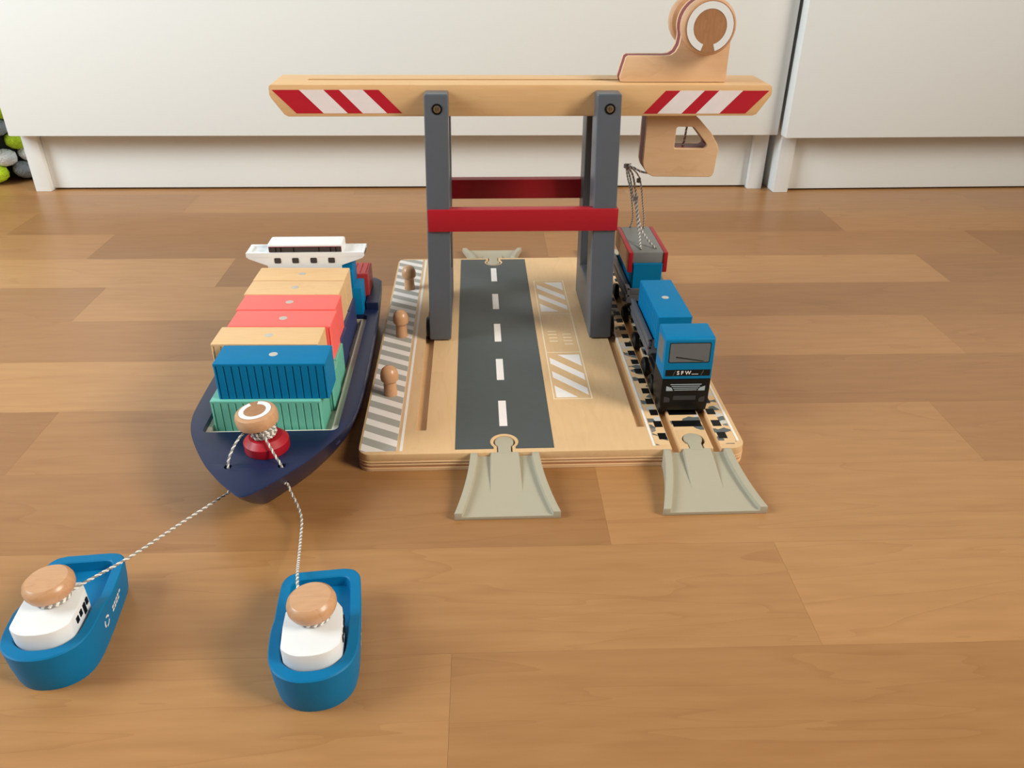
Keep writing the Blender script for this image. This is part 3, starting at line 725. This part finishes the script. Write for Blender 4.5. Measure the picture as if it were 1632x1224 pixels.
# raised stern bulwark
outer = [p for p in dk if p[1] > 163]; outer = [(46.5, 162.0)] + outer
inner = [(36.8, 199), (37.4, 162.0)]
for s in (1, -1):
    pts = [(s * x, y) for x, y in outer] + [(s * 20, 211.5), (s * 20, 203), (s * 34, 202.5)] + [(s * x, y) for x, y in inner]
    q = B(); q.prism(pts, 31.6, 37.6, 'z', 1.6, 3); q.build('bulwark', 'navy', sh, True, True)
B().box(-20.3, 20.3, 203, 211.4, 31.6, 37.6, 1.2).build('bulwark', 'navy', sh)
# deck house and bridge (world y 153..175)
B().box(-36.2, 36.4, 153.4, 172.5, 31.8, 53.2, 0.9).build('deck_house', 'blue', sh)
B().box(-26, 31, 154.0, 158.0, 53.0, 66.0, 0.6).build('bridge_tower', 'blue', sh)
B().box(-26, 31, 157.0, 175.5, 53.0, 75.0, 0.9).build('bridge_tower', 'blue', sh)
B().box(-38.0, 29.4, 152.7, 153.6, 24.2, 62).build('hold_bulkhead', 'white', sh)
pol = [(-28.2, 64.0), (23.2, 64.0), (23.8, 70.4), (38.6, 75.6), (40.2, 77.0), (40.2, 78.4), (-43.0, 78.4), (-43.0, 77.0), (-41.6, 75.6), (-28.8, 70.4)]
brd = B().prism(pol, 155.2, 173.2, 'y').build('bridge', 'white', sh, True, True)
for (x0, x1, y0, y1) in ((-43.1, 40.3, 155.1, 157.2), (-43.1, 40.3, 171.2, 173.3), (-43.0, -41.0, 157.2, 171.2), (38.2, 40.2, 157.2, 171.2)):
    B().box(x0, x1, y0, y1, 76.95, 80.0, 0).build('wing_rail', 'white', brd)
B().box(24.5, 38.25, 157.15, 171.25, 77.6, 79.7).build('wing_deck', 'white', brd)
B().box(-27.6, 25.4, 156.0, 172.6, 77.4, 86.2, 1.6, 3).build('wheelhouse', 'white', brd)
B().box(-26.6, 24.6, 155.7, 156.3, 80.4, 84.4, 0).build('window_frame', 'red_edge', brd, False)
B().box(-26.2, 24.2, 155.55, 156.2, 80.5, 83.9, 0).build('bridge_window', 'darkwin', brd, False)
for x in (-22.0, -18.4, -9.4, 8.4, 16.6, 20.4):
    B().box(x, x + 0.8, 155.4, 156.0, 80.5, 83.9).build('window_bar', 'blackprint', brd, False)
for x in (-21.2, -8.6, 4.3, 17.0):
    B().prism(rrect(x - 2.3, x + 2.3, 72.3, 76.2, 0.7), 154.95, 155.5, 'y').build('cabin_window', 'darkwin', brd, False)
# bow spool
sl_ = Matrix.Rotation(R(-4), 4, 'Y')
q = B(); q.lathe([(0, 0), (11.9, 0), (12.2, 0.6), (12.2, 5.4), (9.0, 8.4), (0, 8.6)], 44, (3.6, -19.2, 32.0)); q.build('spool_base', 'red', sh)
q = B(); q.lathe([(0, 0), (5.2, 0), (5.6, 3), (5.2, 8), (0, 8)], 28, (3.0, -19.0, 40.5)); q.build('spool_neck', 'knob', sh)
KO = (0.6, -18.0, 47.4); tilt = Matrix.Rotation(R(-5), 4, 'Y') @ Matrix.Rotation(R(2), 4, 'X')
q = B(); q.lathe([(0, 0), (9.8, 0), (11.2, 1.0), (11.5, 2.6), (11.5, 5.8), (10.8, 7.4), (9.4, 8.2), (0, 8.2)], 48, KO, tilt=tilt); kb = q.build('spool_knob', 'knob', sh)
q = B(); q.lathe([(0, 8.15), (9.0, 8.15), (9.0, 8.28), (0, 8.28)], 40, KO, tilt=tilt); q.build('knob_face', 'knob_dark', kb)
q = B(); q.prism(ring_pts(6.0, 8.7, 122, 122 + 328, 44), 8.2, 8.42, 'z')
bmesh.ops.transform(q.bm, matrix=Matrix.Translation(KO) @ tilt, verts=q.bm.verts); q.build('white_ring', 'white', kb, False, True)
random.seed(3)
q = B(); P = []
for k in range(150):
    a = k * 0.42; P.append((2.8 + 6.4 * math.cos(a) + random.uniform(-.3, .3), -19.0 + 6.4 * math.sin(a) + random.uniform(-.3, .3), 44.0 + 2.4 * math.sin(k * 0.11) + random.uniform(-.3, .3)))
q.rope(P, 0.6, 3.0); q.build('wound_string', ['rope_w', 'rope_g'], sh)

# ================================================================== TUG BOATS
TO = [(0, -34), (5.5, -33.4), (10.5, -31.4), (14.6, -28), (17.2, -23.6), (18.6, -17), (19.0, -6), (18.8, 10), (18.3, 24), (17.4, 29), (14.6, 32.6), (10, 33.9)]
TI = [(0, -28.2), (4.5, -27.8), (8.4, -26.2), (11.6, -23.2), (13.2, -19.4), (13.8, -14), (14.0, -6), (13.8, 10), (13.4, 22), (13.0, 25.4), (11.4, 27.8), (8.5, 28.6)]
TB = [(x * 0.90, y * 0.93) for x, y in TO]
TO, TI, TB = smooth2(TO, 3), smooth2(TI, 3), smooth2(TB, 3)
def rim(y): return 21.0 if y < -4 else (17.8 if y > 4 else 21.0 - 3.2 * (y + 4) / 8)
def tug(label, x, y, rz):
    t = thing('tug_boat', label, 'toy tugboat', (x, y, 0), rz, 'blue tug boats towing the ship')
    t0 = bmesh.new(); o_, i_, b_ = full(TO), full(TI), full(TB); N_ = len(o_); rg = []
    for f, dz in ((0.0, 0), (0.3, 0.12), (0.72, 0.5), (0.97, 0.93), (1.0, 0.975)):
        rg.append([t0.verts.new((bx_ + (ox_ - bx_) * f, by + (oy_ - by) * f, rim(oy_) * dz)) for (bx_, by), (ox_, oy_) in zip(b_, o_)])
    rg.append([t0.verts.new((x_ * 0.975, y_ * 0.982, rim(y_))) for x_, y_ in o_])
    rg.append([t0.verts.new((x_ * 1.03, y_ * 1.02, rim(y_))) for x_, y_ in i_])
    rg.append([t0.verts.new((x_, y_, rim(y_) - 0.5)) for x_, y_ in i_])
    rg.append([t0.verts.new((x_ * 0.985, y_ * 0.99, 12)) for x_, y_ in i_])
    for a, c in zip(rg, rg[1:]):
        for k in range(N_): t0.faces.new((a[k], a[(k + 1) % N_], c[(k + 1) % N_], c[k]))
    t0.faces.new(rg[0][::-1]); t0.faces.new(rg[-1]); bmesh.ops.recalc_face_normals(t0, faces=t0.faces)
    q = B(); q._add(t0); hl = q.build('hull', 'tugblue', t, True, True)
    cb_ = [(0, -27.4), (4.4, -27.0), (8.2, -25.6), (11.6, -22.6), (12.2, -20.5), (12.4, -10), (12.0, -2), (9.0, 3.0)]
    cb_ = smooth2(cb_[:5], 4) + cb_[5:]
    cb_ = cb_ + [(-x_, y_) for x_, y_ in cb_[::-1]][:-1]
    q = B(); q.prism(cb_, 11.8, 28.4, 'z', 0.7, 2); cn = q.build('cabin', 'white', t, True, True)
    for s in (-1, 1):
        for k, (yy, hh, ww) in enumerate(((-17, 2.6, 2.2), (-13.2, 2.6, 2.2), (-9.4, 5.0, 2.4), (-5.8, 2.8, 2.0))):
            B().box(s * 12.35 - 0.35, s * 12.35 + 0.35, yy, yy + ww, 25.4 - hh, 25.6).build('cabin_window', 'blackprint', cn, False)
    q = B(); q.lathe([(0, 0), (6, 0), (6, 6), (0, 6)], 24, (0.4, -5.8, 28.2)); q.build('knob_neck', 'knob', t)
    q = B(); q.lathe([(0, 0), (7.2, 0), (9.6, 1.2), (10.4, 3.0), (10.5, 5.2), (9.9, 7.0), (8.5, 8.2), (0, 8.6)], 44, (0.4, -5.8, 31.4), tilt=Matrix.Rotation(R(-3), 4, 'Y')); q.build('mooring_knob', 'knob', t)
    q = B(); P = []
    for k in range(90):
        a = k * 0.36; P.append((0.4 + 7.1 * math.cos(a), -5.8 + 7.1 * math.sin(a), 29.3 + 1.6 * (k / 90)))
    q.rope(P, 0.5, 2.8); q.build('wound_string', ['rope_w', 'rope_g'], t)
    # printed emblem and two lines of lettering on both flanks
    for s in (-1, 1):
        def flank(y_, z_):
            kz = z_ / rim(y_); ex = 18.9; ff = 1.0
            for (za, fa), (zb, fb) in zip(((0, 0), (0.12, 0.3), (0.5, 0.72), (0.93, 0.97)), ((0.12, 0.3), (0.5, 0.72), (0.93, 0.97), (1.0, 1.0))):
                if za <= kz <= zb: ff = fa + (fb - fa) * (kz - za) / (zb - za)
            for (xa, ya), (xb, yb) in zip(TO, TO[1:]):
                if ya <= y_ <= yb and yb > ya: ex = xa + (xb - xa) * (y_ - ya) / (yb - ya)
            return s * (ex * (0.90 + 0.10 * ff) + 0.16)
        for k in range(3):
            a0 = 120 * k + 15; pr_ = ring_pts(1.9, 2.9, a0, a0 + 85, 8)
            tt = bmesh.new(); fs = [tt.verts.new((flank(-6 + u, 12 + v), -6 + u, 12 + v)) for u, v in pr_]; tt.faces.new(fs)
            q = B(); q._add(tt); q.build('emblem', 'white', hl, False, True)
        for row in (0, 1):
            for k in range(5 if row == 0 else 4):
                y0 = 1.5 + k * 2.5; zz = 12.6 - 1.9 * row
                tt = bmesh.new(); fs = [tt.verts.new((flank(y_, z_), y_, z_)) for y_, z_ in ((y0, zz - 0.6), (y0 + 1.9, zz - 0.6), (y0 + 1.9, zz + 0.6), (y0, zz + 0.6))]; tt.faces.new(fs)
                q = B(); q._add(tt); q.build('lettering', 'white', hl, False)
    return t
tug('blue tug boat with white cabin on the taut tow rope', -114.6, -121.0, 4.5)
tug('blue tug boat with white cabin on the slack tow rope below the ship bow', 0.2, -136.0, 5.4)
def towrope(label, pts):
    t = thing('tow_rope', label, 'rope', pts[0]); q = B(); q.rope(pts, 0.62, 3.6)
    q.build('rope_strands', ['rope_w', 'rope_g'], t, move=tuple(-v for v in pts[0])); return t
def at(u, v, z):
    d = Fv + (u - 816) / FPX * R2 - (v - 612) / FPX * U2; k = (z - CAMPOS[2]) / d.z
    return (CAMPOS[0] + k * d.x, CAMPOS[1] + k * d.y, z)
towrope('taut twisted white tow rope from the bow spool to the tug', [(-51.6, -20.5, 45.5), (-56.0, -26.0, 44), (-59.6, -32.0, 39.5), (-61.8, -36.4, 33), (-61.5, -37.5, 24), (-62.0, -43.5, 19.5), at(357, 790, 19.5), at(290, 833, 23), at(210, 886, 27), at(150, 920, 29.6), (-107.5, -124.5, 30)])
towrope('slack twisted white tow rope hanging from the bow hole to the other tug', [(-44.0, -25.2, 45.0), (-40.5, -30.0, 41.5), (-36.5, -34.2, 36), (-33.8, -36.6, 32.6), (-33.4, -37.2, 28), (-33.2, -39.4, 22.5), at(457.5, 770, 19), at(464, 785, 14), at(475, 807, 9.5), at(481, 828, 7.5), at(479.5, 856, 8.5), at(476, 892, 15.5), at(474, 919, 26), (-5.6, -139.5, 29.8)])
